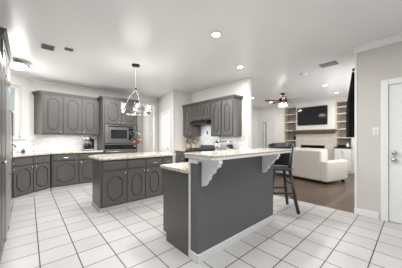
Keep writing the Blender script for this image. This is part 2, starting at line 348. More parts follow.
# ------------------------------------------------------------------ cabinet builder
def outline(w, h, style, m):
    a, bb = w/2-m, h/2-m
    if style == 'oct':
        ch = min(.088, bb*.4); P = [(a*.36, bb), (a, bb-ch), (a, -bb+ch), (a*.36, -bb)]
        return P+[(-x, y) for x, y in P[::-1]]
    if style == 'arch':
        r = min(a, bb*.6); P = []
        for k in range(0, 9): t = PI/2*(1-k/8); P.append((a*math.cos(t), bb-r+r*math.sin(t)))
        P = P+[(x, -y) for x, y in P[::-1]]
        return P+[(-x, y) for x, y in P[::-1]]
def door_mesh(x0, x1, z0, z1, style, m=.05, th=.02):
    w_, h_ = x1-x0, z1-z0; cx, cz = (x0+x1)/2, (z0+z1)/2; pl = outline(w_, h_, style, m)
    angs = [math.atan2(z, x) for x, z in pl]+[math.atan2(sz*h_, sx*w_) for sx in (1, -1) for sz in (1, -1)]
    angs = sorted(set(round(t, 5) for t in angs))
    def hit(t, poly):
        d = (math.cos(t), math.sin(t)); best = None
        for i in range(len(poly)):
            p, q = poly[i], poly[(i+1) % len(poly)]; ex, ez = q[0]-p[0], q[1]-p[1]; den = d[0]*ez-d[1]*ex
            if abs(den) < 1e-12: continue
            s = (p[0]*ez-p[1]*ex)/den; k = (p[0]*d[1]-p[1]*d[0])/den
            if s > 0 and -1e-6 <= k <= 1+1e-6: best = s if best is None else max(best, s)
        return (d[0]*best, d[1]*best)
    rect = [(w_/2, h_/2), (-w_/2, h_/2), (-w_/2, -h_/2), (w_/2, -h_/2)]
    B = MB(); bm = B.bm
    R = [hit(t, rect) for t in angs]; O = [hit(t, pl) for t in angs]
    def sc(P, dlt): return [(x-(math.copysign(min(dlt, abs(x)), x) if abs(x) > .3*dlt else 0), z-(math.copysign(min(dlt, abs(z)), z))) for x, z in P]
    loops = [([(x, z) for x, z in R], 0), (R, -th), (O, -th), (sc(O, .002), -th+.018), (sc(O, .020), -th+.018), (sc(O, .022), -th+.002), (sc(O, .038), -th)]
    rings = [[bm.verts.new((cx+x, y, cz+z)) for x, z in P] for P, y in loops]
    n = len(angs)
    for A, Q in zip(rings, rings[1:]):
        for i in range(n): bm.faces.new((A[i], A[(i+1) % n], Q[(i+1) % n], Q[i]))
    bm.faces.new(rings[-1]); bm.faces.new(rings[0][::-1])
    return B
def knob(parent, x, z, y=-.02):
    b = MB(); b.lathe([(.006, y), (.006, y-.014), (.015, y-.02), (.016, y-.028), (.008, y-.034)], (x, 0, z), 10, 'y'); return b.build('knob', 'nickel', parent, smooth=True)
def pull(parent, x, z, y=-.02, L=.09):
    b = MB(); b.tube([(x-L/2, y, z), (x-L/2, y-.025, z), (x+L/2, y-.025, z), (x+L/2, y, z)], .005, 6); return b.build('handle', 'nickel', parent)
def door(parent, x0, x1, z0, z1, style='oct', kx=None, kz=None, m=.05):
    d = door_mesh(x0, x1, z0, z1, style, m).build('door', 'cab', parent)
    if kx is not None: knob(d, kx, kz)
    return d
def drawer(parent, x0, x1, z0, z1, k='knob'):
    b = MB(); b.box(x0, x1, -.012, 0, z0, z1).box(x0+.012, x1-.012, -.02, -.012, z0+.012, z1-.012)
    d = b.build('drawer', 'cab', parent, bevel=.003)
    if k == 'knob': knob(d, (x0+x1)/2, (z0+z1)/2)
    if k == 'pull': pull(d, (x0+x1)/2, (z0+z1)/2)
    return d
def crownpoly(b, x0, x1, depth, z, left=True, right=True):
    for dz0, dz1, pr in ((0, .025, .015), (.025, .05, .035), (.05, .075, .055)):
        b.box(x0-(pr if left else 0), x1+(pr if right else 0), -pr, depth, z+dz0, z+dz1)
    return b

# ---- back wall base run
def base_cabinet(label, x0, x1, group='grey base cabinets on the back wall'):
    t = thing('base_cabinet', label, 'cabinet', (x0, 5.78, 0), 0, group); W = x1-x0
    MB().box(0, W, 0, .6, .07, .868).build('body', 'cab', t)
    MB().box(0, W, -.006, .55, 0, .068).build('toe_board', 'toe', t)
    return t, W
t, W = base_cabinet('grey base cabinet with one wide panelled door, right of the corner sink cabinet', .40, .945)
drawer(t, .03, W-.02, .70, .835, 'pull'); door(t, .03, W-.02, .10, .67, 'oct', W-.05, .635)
t, W = base_cabinet('grey base cabinet between the coffee maker and the island end', .95, 1.525)
drawer(t, .02, W-.03, .70, .835, 'pull'); door(t, .02, W-.03, .10, .67, 'oct', .05, .635)
# ---- corner sink cabinet
A = Vector((-.26, 5.215)); Bv = Vector((.375, 5.765)); rot = math.atan2(Bv.y-A.y, Bv.x-A.x); L = (Bv-A).length
t = thing('sink_cabinet', 'angled grey corner cabinet with two doors below the sink window', 'cabinet', (A.x, A.y, 0), rot)
def loc(p): v = Vector(p)-A; c_, s_ = math.cos(-rot), math.sin(-rot); return (v.x*c_-v.y*s_, v.x*s_+v.y*c_)
poly = [loc(p) for p in ((-.26, 5.215), (.375, 5.765), (.385, 6.35), (.10, 6.36), (-.86, 5.40), (-.86, 5.215))]
MB().prism(poly, .07, .868).build('body', 'cab', t)
MB().prism([(0.0, -.006), (L, -.006), (L-.02, .3), (.02, .3)], 0, .068).build('toe_board', 'toe', t)
MB().box(.03, L/2-.008, -.018, 0, .70, .835).build('false_front', 'cab', t, bevel=.004)
MB().box(L/2+.008, L-.03, -.018, 0, .70, .835).build('false_front', 'cab', t, bevel=.004)
door(t, .03, L/2-.008, .10, .67, 'oct', L/2-.04, .635); door(t, L/2+.008, L-.03, .10, .67, 'oct', L/2+.04, .635)
# ---- left run (faces +X): dishwasher and narrow cabinet
t = thing('base_cabinet', 'very narrow grey base cabinet left of the corner sink cabinet', 'cabinet', (-.26, 4.985, 0), PI/2)
MB().box(0, .222, 0, .6, .07, .868).build('body', 'cab', t); MB().box(0, .222, -.006, .55, 0, .068).build('toe_board', 'toe', t)
drawer(t, .015, .207, .70, .835, 'knob'); door(t, .015, .207, .10, .67, 'oct', .18, .635, m=.03)
t = thing('dishwasher', 'dark dishwasher between the refrigerator and the sink', 'dishwasher', (-.26, 4.385, 0), PI/2)
MB().box(.005, .595, 0, .58, .03, .866).build('body', 'blackm', t); MB().box(.005, .595, -.025, 0, .12, .862).build('door', 'black', t, bevel=.005)
MB().tube([(.06, -.025, .79), (.06, -.055, .79), (.54, -.055, .79), (.54, -.025, .79)], .009).build('handle', 'steel', t)
# ---- corner worktop
tag(MB().prism([(-.91, 4.385), (-.225, 4.385), (-.225, 5.19), (.39, 5.745), (1.525, 5.745), (1.525, 6.385), (.075, 6.385), (-.905, 5.405)], .87, .91).build('worktop', 'granite', bevel=.006),
    'speckled granite worktop wrapping the sink corner along the back wall', 'worktop')
# ---- refrigerator, pantry cabinet and high cabinet
t = thing('pantry_cabinet', 'tall dark grey cabinet at the left edge, nearest the camera', 'cabinet', (-.215, 2.20, 0), PI/2)
MB().box(0, .93, 0, .68, 0.07, 2.06).build('body', 'cab', t); MB().box(0, .93, .03, .6, 0, .068).build('toe_board', 'rubber', t)
for a0, a1 in ((.03, .455), (.475, .90)): door(t, a0, a1, .10, 2.03, 'oct', .43 if a0 < .1 else .50, 1.0)
t = thing('refrigerator', 'pale steel refrigerator behind the tall dark cabinet', 'refrigerator', (-.235, 3.235, 0), PI/2)
MB().box(.0, .86, 0, .66, .03, 1.88).build('body', 'blackm', t)
MB().box(.0, .425, -.035, -.002, .62, 1.875).build('door', 'fridge', t, bevel=.012); MB().box(.435, .86, -.035, -.002, .62, 1.875).build('door', 'fridge', t, bevel=.012)
MB().box(.0, .86, -.035, -.002, .06, .61).build('freezer_drawer', 'fridge', t, bevel=.012)
for x in (.40, .46): MB().tube([(x, -.035, .75), (x, -.065, .77), (x, -.065, 1.6), (x, -.035, 1.62)], .008).build('handle', 'steel', t)
for x in (.03, .46): MB().box(x, x+.06, -.03, .05, 0, .03).build('foot', 'rubber', t)
t = thing('tall_cabinet', 'tall grey surround with crown moulding enclosing the refrigerator', 'cabinet', (-.245, 3.17, 0), PI/2); W = 1.20
MB().box(0, .06, 0, .67, 0, 2.42).box(.93, W, 0, .67, 0, 2.42).box(.06, .93, 0, .67, 1.93, 2.42).build('body', 'cab', t)
for a0, a1 in ((.04, .59), (.61, 1.16)): door(t, a0, a1, 1.96, 2.40, 'oct')
crownpoly(MB(), 0, W, .67, 2.42, True, True).build('crown', 'cab', t)
# ---- back upper cabinet
t = thing('wall_cabinet', 'grey wall cabinet with three panelled doors above the coffee maker', 'cabinet', (.24, 6.08, 0))
MB().prism([(0, 0), (1.275, 0), (1.275, .315), (-.15, .315)], 1.345, 2.335).build('body', 'cab', t)
b = MB()
for z0, z1, pr in ((2.335, 2.36, .015), (2.36, 2.385, .035), (2.385, 2.41, .055)): b.prism([(-pr*.8, -pr), (1.215, -pr), (1.215, .315), (-.15-pr, .315)], z0, z1)
b.build('crown', 'cab', t)
for a0, a1, kx in ((.02, .40, .37), (.43, .82, .79), (.845, 1.22, .875)): door(t, a0, a1, 1.375, 2.315, 'oct', kx, 1.41, m=.07)
def under_lamp(parent, x, y, z, sx, sy, watts):
    l = D.lights.new('under_cabinet_lamp', 'AREA'); l.shape = 'RECTANGLE'; l.size = sx; l.size_y = sy; l.energy = watts
    o = D.objects.new('lamp_light', l); C.objects.link(o); o.parent = parent; o.location = (x, y, z)
under_lamp(t, .6, .12, 1.335, 1.0, .06, 1.8)
# ---- oven tower
t = thing('oven_cabinet', 'tall grey cabinet housing the microwave and wall oven', 'cabinet', (1.53, 5.78, 0)); W = .99
b = MB(); b.box(0, .04, 0, .61, .07, 2.36).box(W-.04, W, 0, .61, .07, 2.36).box(.04, W-.04, 0, .61, 1.625, 2.36).box(.04, W-.04, .0, .61, .07, .40).box(.04, W-.04, .57, .61, .40, 1.625).box(.04, W-.04, 0, .57, 1.10, 1.118)
b.build('body', 'cab', t)
MB().box(0, W, -.006, .55, 0, .068).build('toe_board', 'toe', t)
crownpoly(MB(), 0, W, .61, 2.36).build('crown', 'cab', t)
door(t, .04, .475, 1.665, 2.34, 'oct', .44, 1.70, m=.07); door(t, .515, .95, 1.665, 2.34, 'oct', .55, 1.70, m=.07)
drawer(t, .04, .95, .12, .36, 'pull')
t = thing('microwave', 'built-in stainless microwave in the oven tower', 'microwave', (1.575, 5.78, 1.12)); W = .90
MB().box(.005, W-.005, .0, .5, .004, .498).build('body', 'blackm', t)
b = MB(); b.box(0, W, -.022, -.002, 0, .07).box(0, W, -.022, -.002, .43, .50).box(0, .10, -.022, -.002, .07, .43).box(W-.08, W, -.022, -.002, .07, .43); b.build('trim_frame', 'steel', t, bevel=.003)
MB().box(.08, W-.10, -.027, -.022, .455, .487).build('vent_grille', 'black', t)
MB().box(.105, .66, -.034, -.002, .075, .425).build('door', 'steel', t, bevel=.003)
MB().box(.15, .61, -.037, -.034, .12, .38).build('door_glass', 'screen', t)
MB().box(.665, W-.085, -.034, -.002, .075, .425).build('control_panel', 'black', t)
t = thing('wall_oven', 'stainless wall oven with black control strip below the microwave', 'oven', (1.575, 5.78, .41))
MB().box(.005, W-.005, 0, .5, .0, .685).build('body', 'blackm', t)
MB().box(0, W, -.024, -.002, .53, .655).build('control_panel', 'black', t); MB().box(0, W, -.022, -.002, .655, .685).build('top_trim', 'steel', t)
MB().box(0, W, -.03, -.002, .0, .52).build('door', 'steel', t, bevel=.004)
MB().box(.06, W-.06, -.034, -.03, .06, .395).build('door_glass', 'black', t)
MB().tube([(.06, -.03, .46), (.06, -.07, .46), (W-.06, -.07, .46), (W-.06, -.03, .46)], .013).build('handle', 'steel', t, smooth=True)
# ---- range wall uppers (face -X; local x runs toward -Y)
RX = 3.67
t = thing('wall_cabinet', 'narrow grey wall cabinet with one arched door left of the range hood', 'cabinet', (RX, 4.94, 0), -PI/2)
MB().box(0, .49, 0, .315, 1.33, 2.22).build('body', 'cab', t); door(t, .035, .455, 1.36, 2.20, 'arch', .42, 1.40, m=.085)
crownpoly(MB(), 0, .49, .315, 2.22, False, False).build('crown', 'cab', t)
t = thing('wall_cabinet', 'short grey two-door wall cabinet above the black range hood', 'cabinet', (RX, 4.448, 0), -PI/2)
MB().box(0, .765, 0, .315, 1.765, 2.22).build('body', 'cab', t); door(t, .03, .375, 1.79, 2.20, 'arch', .345, 1.83, m=.075); door(t, .395, .735, 1.79, 2.20, 'arch', .425, 1.83, m=.075)
crownpoly(MB(), 0, .765, .315, 2.22, False, False).build('crown', 'cab', t)
t = thing('wall_cabinet', 'grey wall cabinet with two tall arched doors right of the range hood', 'cabinet', (RX, 3.68, 0), -PI/2)
MB().box(0, .78, 0, .315, 1.30, 2.22).build('body', 'cab', t); door(t, .03, .375, 1.33, 2.20, 'arch', .345, 1.37, m=.085); door(t, .41, .75, 1.33, 2.20, 'arch', .44, 1.37, m=.085)
crownpoly(MB(), 0, .78, .315, 2.22, False, True).build('crown', 'cab', t)
under_lamp(t, .39, .12, 1.29, .6, .06, 1.2)  # unseen lamp added to brighten the tile right of the range
t = thing('range_hood', 'black under-cabinet range hood above the range', 'range hood', (RX, 4.44, 0), -PI/2)
MB().prism([(-.16, 1.66), (.30, 1.66), (.30, 1.762), (0, 1.762), (-.14, 1.72)], .01, .745, 'x').build('canopy', 'blackm', t, bevel=.004)
MB().box(.05, .70, -.15, .25, 1.645, 1.66).build('filter', 'iron', t)
under_lamp(t, .37, .08, 1.64, .4, .1, 1.5)  # hood lamp added to brighten the tile behind the range
for x in (.3, .37, .44): MB().lathe([(.012, -.148), (.012, -.165)], (x, 0, 1.70), 10, 'y').build('knob', 'nickel', t)
# ---- range wall base run
t = thing('base_cabinet', 'grey base cabinet under the utensil crocks beside the range', 'cabinet', (3.375, 4.925, 0), -PI/2)
MB().box(0, .485, 0, .6, .07, .868).build('body', 'cab', t); MB().box(0, .485, -.006, .55, 0, .068).build('toe_board', 'toe', t); drawer(t, .03, .455, .70, .835, 'pull'); door(t, .03, .455, .10, .67, 'oct', .42, .635)
t = thing('base_cabinet', 'grey base cabinet under the toaster at the end of the range wall', 'cabinet', (3.375, 3.68, 0), -PI/2)
MB().box(0, .86, 0, .6, .07, .868).build('body', 'cab', t); MB().box(0, .86, -.006, .55, 0, .068).build('toe_board', 'toe', t)
for a0, a1 in ((.03, .42), (.44, .83)): drawer(t, a0, a1, .70, .835, 'pull'); door(t, a0, a1, .10, .67, 'oct', a1-.03, .635)
tag(MB().box(3.34, 3.985, 4.44, 4.925, .87, .91).build('worktop', 'granite', bevel=.006), 'granite worktop left of the range carrying two utensil crocks', 'worktop')
tag(MB().box(3.34, 3.985, 2.79, 3.685, .87, .91).build('worktop', 'granite', bevel=.006), 'granite worktop right of the range carrying the toaster', 'worktop')
t = thing('range', 'stainless range with dark grates on the far kitchen wall', 'range', (3.36, 4.435, 0), -PI/2)
MB().box(.004, .741, .0, .62, .03, .905).build('body', 'steel', t, bevel=.004)
MB().box(.004, .741, .03, .60, .905, .92).build('cooktop', 'black', t)
MB().box(.06, .69, -.03, 0, .15, .72).build('oven_door', 'black', t); MB().tube([(.08, -.03, .74), (.08, -.06, .74), (.67, -.06, .74), (.67, -.03, .74)], .01).build('handle', 'steel', t)
for x in (.1, .23, .37, .51, .64): MB().lathe([(.02, 0), (.02, -.03)], (x, 0, .83), 12, 'y').build('knob', 'blackm', t)
for x0 in (.02, .385):
    b = MB()
    for k in range(5): b.box(x0+k*.08, x0+k*.08+.014, .05, .57, .945, .962)
    for k in range(3): b.box(x0, x0+.335, .06+k*.24, .075+k*.24, .93, .962)
    for xx in (x0, x0+.32):
        for yy in (.06, .54): b.box(xx, xx+.014, yy, yy+.014, .92, .945)
    b.build('grate', 'iron', t)
MB().box(.004, .741, .60, .622, .905, 1.05).build('backguard', 'steel', t)

# ------------------------------------------------------------------ island
t = thing('kitchen_island', 'grey kitchen island with four panelled doors under a pale granite top', 'island', (.88, 3.51, 0)); W = 1.45; DI = .50
MB().box(0, W, 0, DI, .065, .868).build('body', 'cab', t, bevel=.003)
b = MB(); b.box(-.012, W+.012, -.014, DI, 0, .062); b.build('toe_board', 'toe', t, bevel=.003)
xs = [(.035, .44), (.455, .80), (.815, 1.17), (1.185, 1.425)]
for i, (a0, a1) in enumerate(xs):
    drawer(t, a0, a1, .69, .835, 'pull' if i > 1 else None); door(t, a0, a1, .085, .655, 'oct', a1-.03 if i < 2 else a0+.03, .62, m=.07)
b = MB(); pts = [(.99, 3.455)]
pts = [(.855, 3.56), (.875, 3.50), (.93, 3.465), (2.385, 3.465), (2.385, 4.36), (1.05, 4.36), (.84, 4.16)]
tag(b.prism(pts, .87, .91).build('worktop', 'granite', bevel=.008), 'speckled granite island worktop under the chandelier', 'worktop')

# ------------------------------------------------------------------ breakfast bar peninsula
PX0, PX1, PY0, PY1 = 1.245, 2.755, 1.43, 1.565
t = thing('breakfast_bar', 'dark grey raised bar half wall with white corbels and baseboard', 'breakfast bar', (PX0, PY0, 0)); W = PX1-PX0
MB().box(0, W, 0, PY1-PY0, 0, 1.034).build('half_wall', 'bar_face', t)
b = MB(); b.box(-.012, W+.01, -.016, 0, 0, .085).box(-.016, 0, 0, PY1-PY0, 0, .085); b.build('baseboard', 'white', t, bevel=.004)
b = MB(); b.box(-.012, 0, PY1-PY0-.022, PY1-PY0, .085, 1.03).box(-.012, 0, 0, PY1-PY0-.022, .985, 1.03); b.build('end_trim', 'white', t)
MB().box(.005, W+.0, -.012, 0, 1.0, 1.034).build('top_trim', 'white', t)
MB().prism([(-.02, -.21), (.01, -.243), (W+.07, -.243), (W+.12, -.19), (W+.12, .19), (-.02, .19)], 1.034, 1.064).build('sub_top', 'white', t, bevel=.003)
def corbel(x):
    prof = [(0, 1.034), (-.235, 1.034), (-.24, 1.005), (-.222, .985), (-.222, .965), (-.19, .955), (-.165, .93), (-.155, .90), (-.12, .885), (-.10, .86), (-.095, .83), (-.06, .805), (-.05, .775), (-.02, .755), (0, .755)]
    MB().prism(prof, x, x+.055, 'x').build('corbel', 'white', t, bevel=.004)
corbel(.045); corbel(1.19)
tag(MB().prism([(1.215, 1.225), (1.25, 1.18), (2.83, 1.18), (2.89, 1.24), (2.89, 1.63), (1.215, 1.63)], 1.064, 1.085).build('worktop', 'granite', bevel=.008), 'raised granite bar top on the white corbels', 'bar top')
t = thing('peninsula_cabinet', 'grey cabinet run with plain end panel behind the breakfast bar', 'cabinet', (PX0, PY1+.003, 0)); W = 1.57
MB().box(0, 1.51, 0, .51, .10, .868).box(0, 1.51, 0, .44, 0, .10).build('body', 'cab', t)
MB().box(-.008, 0, 0, .508, .10, .868).box(-.008, 0, 0, .44, 0.0, .10).build('end_panel', 'cab', t, bevel=.002)
tag(MB().box(1.215, 2.78, 1.568, 2.115, .87, .91).build('worktop', 'granite', bevel=.008), 'lower granite worktop tucked behind the raised bar', 'worktop')

# ------------------------------------------------------------------ bar stool
t = thing('bar_stool', 'dark painted bar stool with curved back at the end of the bar', 'stool', (3.30, 1.60, 0), PI/4)
b = MB(); b.lathe([(.05, .690), (.20, .695), (.222, .708), (.222, .728), (.20, .735), (.06, .725)], (0, 0, 0), 28); b.build('seat', 'stool', t, smooth=True)
fr = .235
for sx, sy in ((1, 1), (1, -1), (-1, 1), (-1, -1)):
    MB().tube([(sx*.135, sy*.135, .698), (sx*fr*.85, sy*fr*.85, .2), (sx*fr, sy*fr, 0)], [.026, .029, .027], 8).build('leg', 'stool', t, smooth=True)
lp = lambda z: .135+(fr-.135)*(1-z/.698)
for z, ax in ((.22, 0), (.32, 1), (.46, 0)):
    for s_ in (1, -1):
        q = lp(z)
        p0, p1 = ((-q, s_*q, z), (q, s_*q, z)) if ax == 0 else ((s_*q, -q, z), (s_*q, q, z))
        MB().tube([p0, p1], .016, 8).build('stretcher', 'stool', t, smooth=True)
cb = -PI/4  # direction of the back in local axes = world +X
N = 15; arc = [cb+(-1.6+2.9*k/(N-1)) for k in range(N)]
b = MB(); rings = []
for a_ in arc:
    c_, s_ = math.cos(a_), math.sin(a_); zt = 1.165-.05*abs(a_-cb)**2/3
    rings.append([b.bm.verts.new((r*c_, r*s_, z)) for r, z in ((.205, zt-.075), (.235, zt-.075), (.25, zt), (.222, zt))])
for P, Q in zip(rings, rings[1:]):
    for k in range(4): b.bm.faces.new((P[k], P[(k+1) % 4], Q[(k+1) % 4], Q[k]))
b.bm.faces.new(rings[0]); b.bm.faces.new(rings[-1])
b.build('back_rail', 'stool', t, bevel=.006)
for k in (0, 14):
    a_ = arc[k]; c_, s_ = math.cos(a_), math.sin(a_); zt = 1.165-.05*abs(a_-cb)**2/3-.02
    MB().tube([(.185*c_, .185*s_, .715), (.20*c_, .20*s_, .86), (.235*c_, .235*s_, zt)], [.024, .024, .022], 8).build('back_post', 'stool', t, smooth=True)
b = MB(); rings = []
for a_ in arc[1:-1]:
    c_, s_ = math.cos(a_), math.sin(a_); zt = 1.165-.05*abs(a_-cb)**2/3-.078
    rings.append([b.bm.verts.new((r*c_, r*s_, z)) for r, z in ((.188, .745), (.204, .745), (.226, zt), (.21, zt))])
for P, Q in zip(rings, rings[1:]):
    for k in range(4): b.bm.faces.new((P[k], P[(k+1) % 4], Q[(k+1) % 4], Q[k]))
b.bm.faces.new(rings[0]); b.bm.faces.new(rings[-1])
b.build('back_panel', 'blackm', t)

# ------------------------------------------------------------------ ceiling lights and fittings
def can(loc, label, watts, group):
    t = thing('recessed_light', label, 'ceiling light', loc, 0, group)
    MB().lathe([(.062, -.002), (.085, -.002), (.085, -.008), (.062, -.012), (.062, -.002)][1:4], (0, 0, 0), 24).build('trim_ring', 'white', t)
    MB().lathe([(.056, -.013), (.05, -.016)], (0, 0, 0), 24).build('lens', 'lens', t)
    l = D.lights.new('can_lamp', 'AREA'); l.shape = 'DISK'; l.size = .12; l.energy = watts; l.color = (1, .98, .95)
    o = D.objects.new('lamp_light', l); C.objects.link(o); o.parent = t; o.location = (0, 0, -.03)
    return t
k1 = can((2.0, 1.9, H), 'recessed ceiling light nearest the camera, above the bar', CAN_W, 'recessed lights in the kitchen ceiling')
dup(k1, (3.27, 2.42, H), 'recessed kitchen ceiling light close to the living room opening')
k2 = can((6.25, 4.08, HL), 'recessed living room ceiling light left of the fan, nearest the kitchen', LIVCAN_W, 'recessed lights in the living room ceiling')
dup(k2, (7.57, 4.02, HL), 'recessed living room ceiling light just left of the fan, near the far wall')
dup(k2, (6.31, 1.71, HL), 'recessed living room ceiling light above the television, right of the fan')
dup(k2, (7.64, 1.73, HL), 'recessed living room ceiling light near the right bookshelf')
def vent(loc, label, w_, d_, group):
    t = thing('ceiling_vent', label, 'vent', loc, 0, group)
    b = MB(); b.box(-w_/2, w_/2, -d_/2, -d_/2+.015, -.01, 0).box(-w_/2, w_/2, d_/2-.015, d_/2, -.01, 0).box(-w_/2, -w_/2+.015, -d_/2+.015, d_/2-.015, -.01, 0).box(w_/2-.015, w_/2, -d_/2+.015, d_/2-.015, -.01, 0)
    b.build('frame', 'darkgrille', t)
    MB().box(-w_/2+.015, w_/2-.015, -d_/2+.015, d_/2-.015, -.003, 0).build('backing', 'iron', t)
    n = int((d_-.03)/.02)
    b = MB()
    for k in range(n): y = -d_/2+.022+k*.02; b.prism([(y, -.003), (y+.003, -.003), (y+.011, -.010), (y+.008, -.010)], -w_/2+.015, w_/2-.015, 'x')
    b.build('louvres', 'darkgrille', t)
    return t
vent((.23, 4.02, H), 'rectangular grey air vent in the kitchen ceiling', .17, .20, 'ceiling vents')
vent((.50, 3.88, H), 'small slim grille beside the rectangular kitchen ceiling vent', .12, .10, 'ceiling vents')
vent((4.62, 1.18, HL), 'square grey air vent in the living room ceiling near the right wall', .22, .30, 'ceiling vents')
def detector(loc, label):
    t = thing('smoke_detector', label, 'smoke detector', loc)
    MB().lathe([(.065, 0), (.065, -.02), (.05, -.035)], n=20).build('body', 'ceil', t); MB().lathe([(.02, -.035), (.018, -.04)], n=12).build('test_button', 'white', t)
detector((2.83, 3.94, H), 'small white disc on the kitchen ceiling toward the range cabinets')
detector((4.85, 1.75, HL), 'small white disc on the living room ceiling near the vent')
# flush light over the sink
t = thing('flush_light', 'round opal ceiling light with metal rim above the sink', 'ceiling light', (-.17, 5.15, H))
MB().lathe([(.06, 0), (.06, -.03), (.165, -.045), (.185, -.06), (.185, -.075), (.165, -.078)], n=32).build('rim', 'nickel', t, smooth=True)
MB().lathe([(.163, -.078), (.15, -.10), (.12, -.125), (.07, -.145), (.02, -.152)], n=32).build('shade', 'shade_soft', t, smooth=True)
MB().lathe([(.01, -.152), (.012, -.165), (.004, -.175)], n=10).build('finial', 'nickel', t)
l = D.lights.new('flush_lamp', 'POINT'); l.energy = 5; l.shadow_soft_size = .12; l.color = (1, .97, .92); o = D.objects.new('lamp_light', l); C.objects.link(o); o.parent = t; o.location = (0, 0, -.30)
# chandelier
t = thing('chandelier', 'chrome ring chandelier with clear glass shades above the island', 'chandelier', (1.62, 3.79, H))
MB().lathe([(.02, -.045), (.075, -.03), (.08, -.012), (.08, 0)], n=24).build('canopy', 'bronze', t, smooth=True)
MB().tube([(0, 0, -.03), (0, 0, -.50)], .006).build('rod', 'steel', t)
MB().lathe([(.008, -.47), (.022, -.475), (.022, -.50), (.008, -.515)], n=14).build('hub', 'bronze', t)
RR = .275; zr = -.985
ring = [(RR*math.cos(2*PI*k/48), RR*math.sin(2*PI*k/48), zr) for k in range(48)]
b = MB()
A_, B_ = [], []
for k in range(48):
    c_, s_ = math.cos(2*PI*k/48), math.sin(2*PI*k/48)
    A_.append([b.bm.verts.new((r*c_, r*s_, z)) for r, z in ((RR-.012, zr-.02), (RR+.012, zr-.02), (RR+.012, zr+.02), (RR-.012, zr+.02))])
for k in range(48):
    P, Q = A_[k], A_[(k+1) % 48]
    for j in range(4): b.bm.faces.new((P[j], P[(j+1) % 4], Q[(j+1) % 4], Q[j]))
b.build('ring', 'chrome', t)
for k in range(3):
    a_ = .5+2*PI*k/3
    MB().tube([(0, 0, -.50), (RR*.4*math.cos(a_), RR*.4*math.sin(a_), -.64), (RR*math.cos(a_), RR*math.sin(a_), zr+.02)], .003, 6).build('arm', 'steel', t)
for k in range(6):
    a_ = .2+2*PI*k/6; x, y = RR*math.cos(a_), RR*math.sin(a_)
    sd = MB(); sd.lathe([(.022, zr+.025), (.042, zr+.045), (.050, zr+.08), (.048, zr+.14), (.042, zr+.17), (.040, zr+.17), (.046, zr+.14), (.048, zr+.08), (.040, zr+.048), (.02, zr+.029)], (x, y, 0), 18)
    sh = sd.build('shade', 'glass', t, smooth=True)
    MB().lathe([(.016, zr+.02), (.016, zr+.075)], (x, y, 0), 12).build('socket', 'chrome', sh)
    MB().lathe([(.008, zr+.076), (.017, zr+.09), (.019, zr+.11), (.011, zr+.135), (.004, zr+.145)], (x, y, 0), 12).build('bulb', 'bulb', sh, smooth=True)
l = D.lights.new('chandelier_lamp', 'POINT'); l.energy = BULB_W*6; l.shadow_soft_size = .28; l.color = (1, .97, .93); o = D.objects.new('lamp_light', l); C.objects.link(o); o.parent = t; o.location = (0, 0, zr+.35)
# ceiling fan
t = thing('ceiling_fan', 'ceiling fan with reddish brown blades and lit shades in the living room', 'ceiling fan', (6.44, 2.99, HL))
MB().lathe([(.02, -.06), (.06, -.04), (.075, 0)], n=20).build('canopy', 'bronze', t, smooth=True)
MB().tube([(0, 0, -.05), (0, 0, -.17)], .012).build('downrod', 'bronze', t)
MB().lathe([(.03, -.15), (.11, -.165), (.14, -.195), (.14, -.25), (.10, -.285), (.06, -.30), (.06, -.33), (.03, -.345)], n=24).build('motor', 'bronze', t, smooth=True)
for k in range(5):
    a_ = -YAW+.63+2*PI*k/5; c_, s_ = math.cos(a_), math.sin(a_)
    b = MB(); tp = lambda r, v, z: (r*c_-v*s_, r*s_+v*c_, z)
    P = [(.20, -.05), (.55, -.072), (.60, -.05), (.615, 0), (.60, .05), (.55, .072), (.20, .05)]
    up = [b.bm.verts.new(tp(r, v, -.235+v*.2)) for r, v in P]; dn = [b.bm.verts.new(tp(r, v, -.245+v*.2)) for r, v in P]
    b.bm.faces.new(up); b.bm.faces.new(dn[::-1])
    for i in range(len(P)): j = (i+1) % len(P); b.bm.faces.new((up[i], up[j], dn[j], dn[i]))
    bl = b.build('blade', 'blade', t)
    MB().tube([tp(.10, 0, -.235), tp(.23, 0, -.25)], .014, 6).build('bracket', 'bronze', bl)
for k in range(4):
    a_ = -YAW+PI/4+PI/2*k; c_, s_ = math.cos(a_), math.sin(a_)
    MB().lathe([(.02, -.335), (.03, -.35), (.05, -.40), (.062, -.435), (.03, -.437)], (.085*c_, .085*s_, 0), 14).build('shade', 'shade_lit', t, smooth=True)
# ------------------------------------------------------------------ switches
def switch(loc, rot, label, w_=.075, h_=.12):
    t = thing('light_switch', label, 'light switch', loc, rot)
    MB().box(-w_/2, w_/2, -.008, 0, -h_/2, h_/2).build('plate', 'white', t, bevel=.003); MB().box(-.014, .014, -.013, -.008, -.03, .03).build('rocker', 'shelf', t)
switch((XR-.001, .395, 1.35), -PI/2, 'white switch plate beside the entry door')
switch((3.499, 6.74, 1.45), -PI/2, 'white switch plate on the grey wall through the back doorway')
switch((8.2, 5.309, 1.3), 0, 'white switch plate on the left living room wall')
t = thing('power_outlet', 'dark outlet in the tile below the range hood', 'outlet', (XR-.0125, 4.15, 1.42), -PI/2)
MB().box(-.03, .03, -.006, 0, -.055, .055).build('plate', 'darkgrille', t, bevel=.002); MB().box(-.012, .012, -.009, -.006, -.035, .035).build('socket', 'blackm', t)

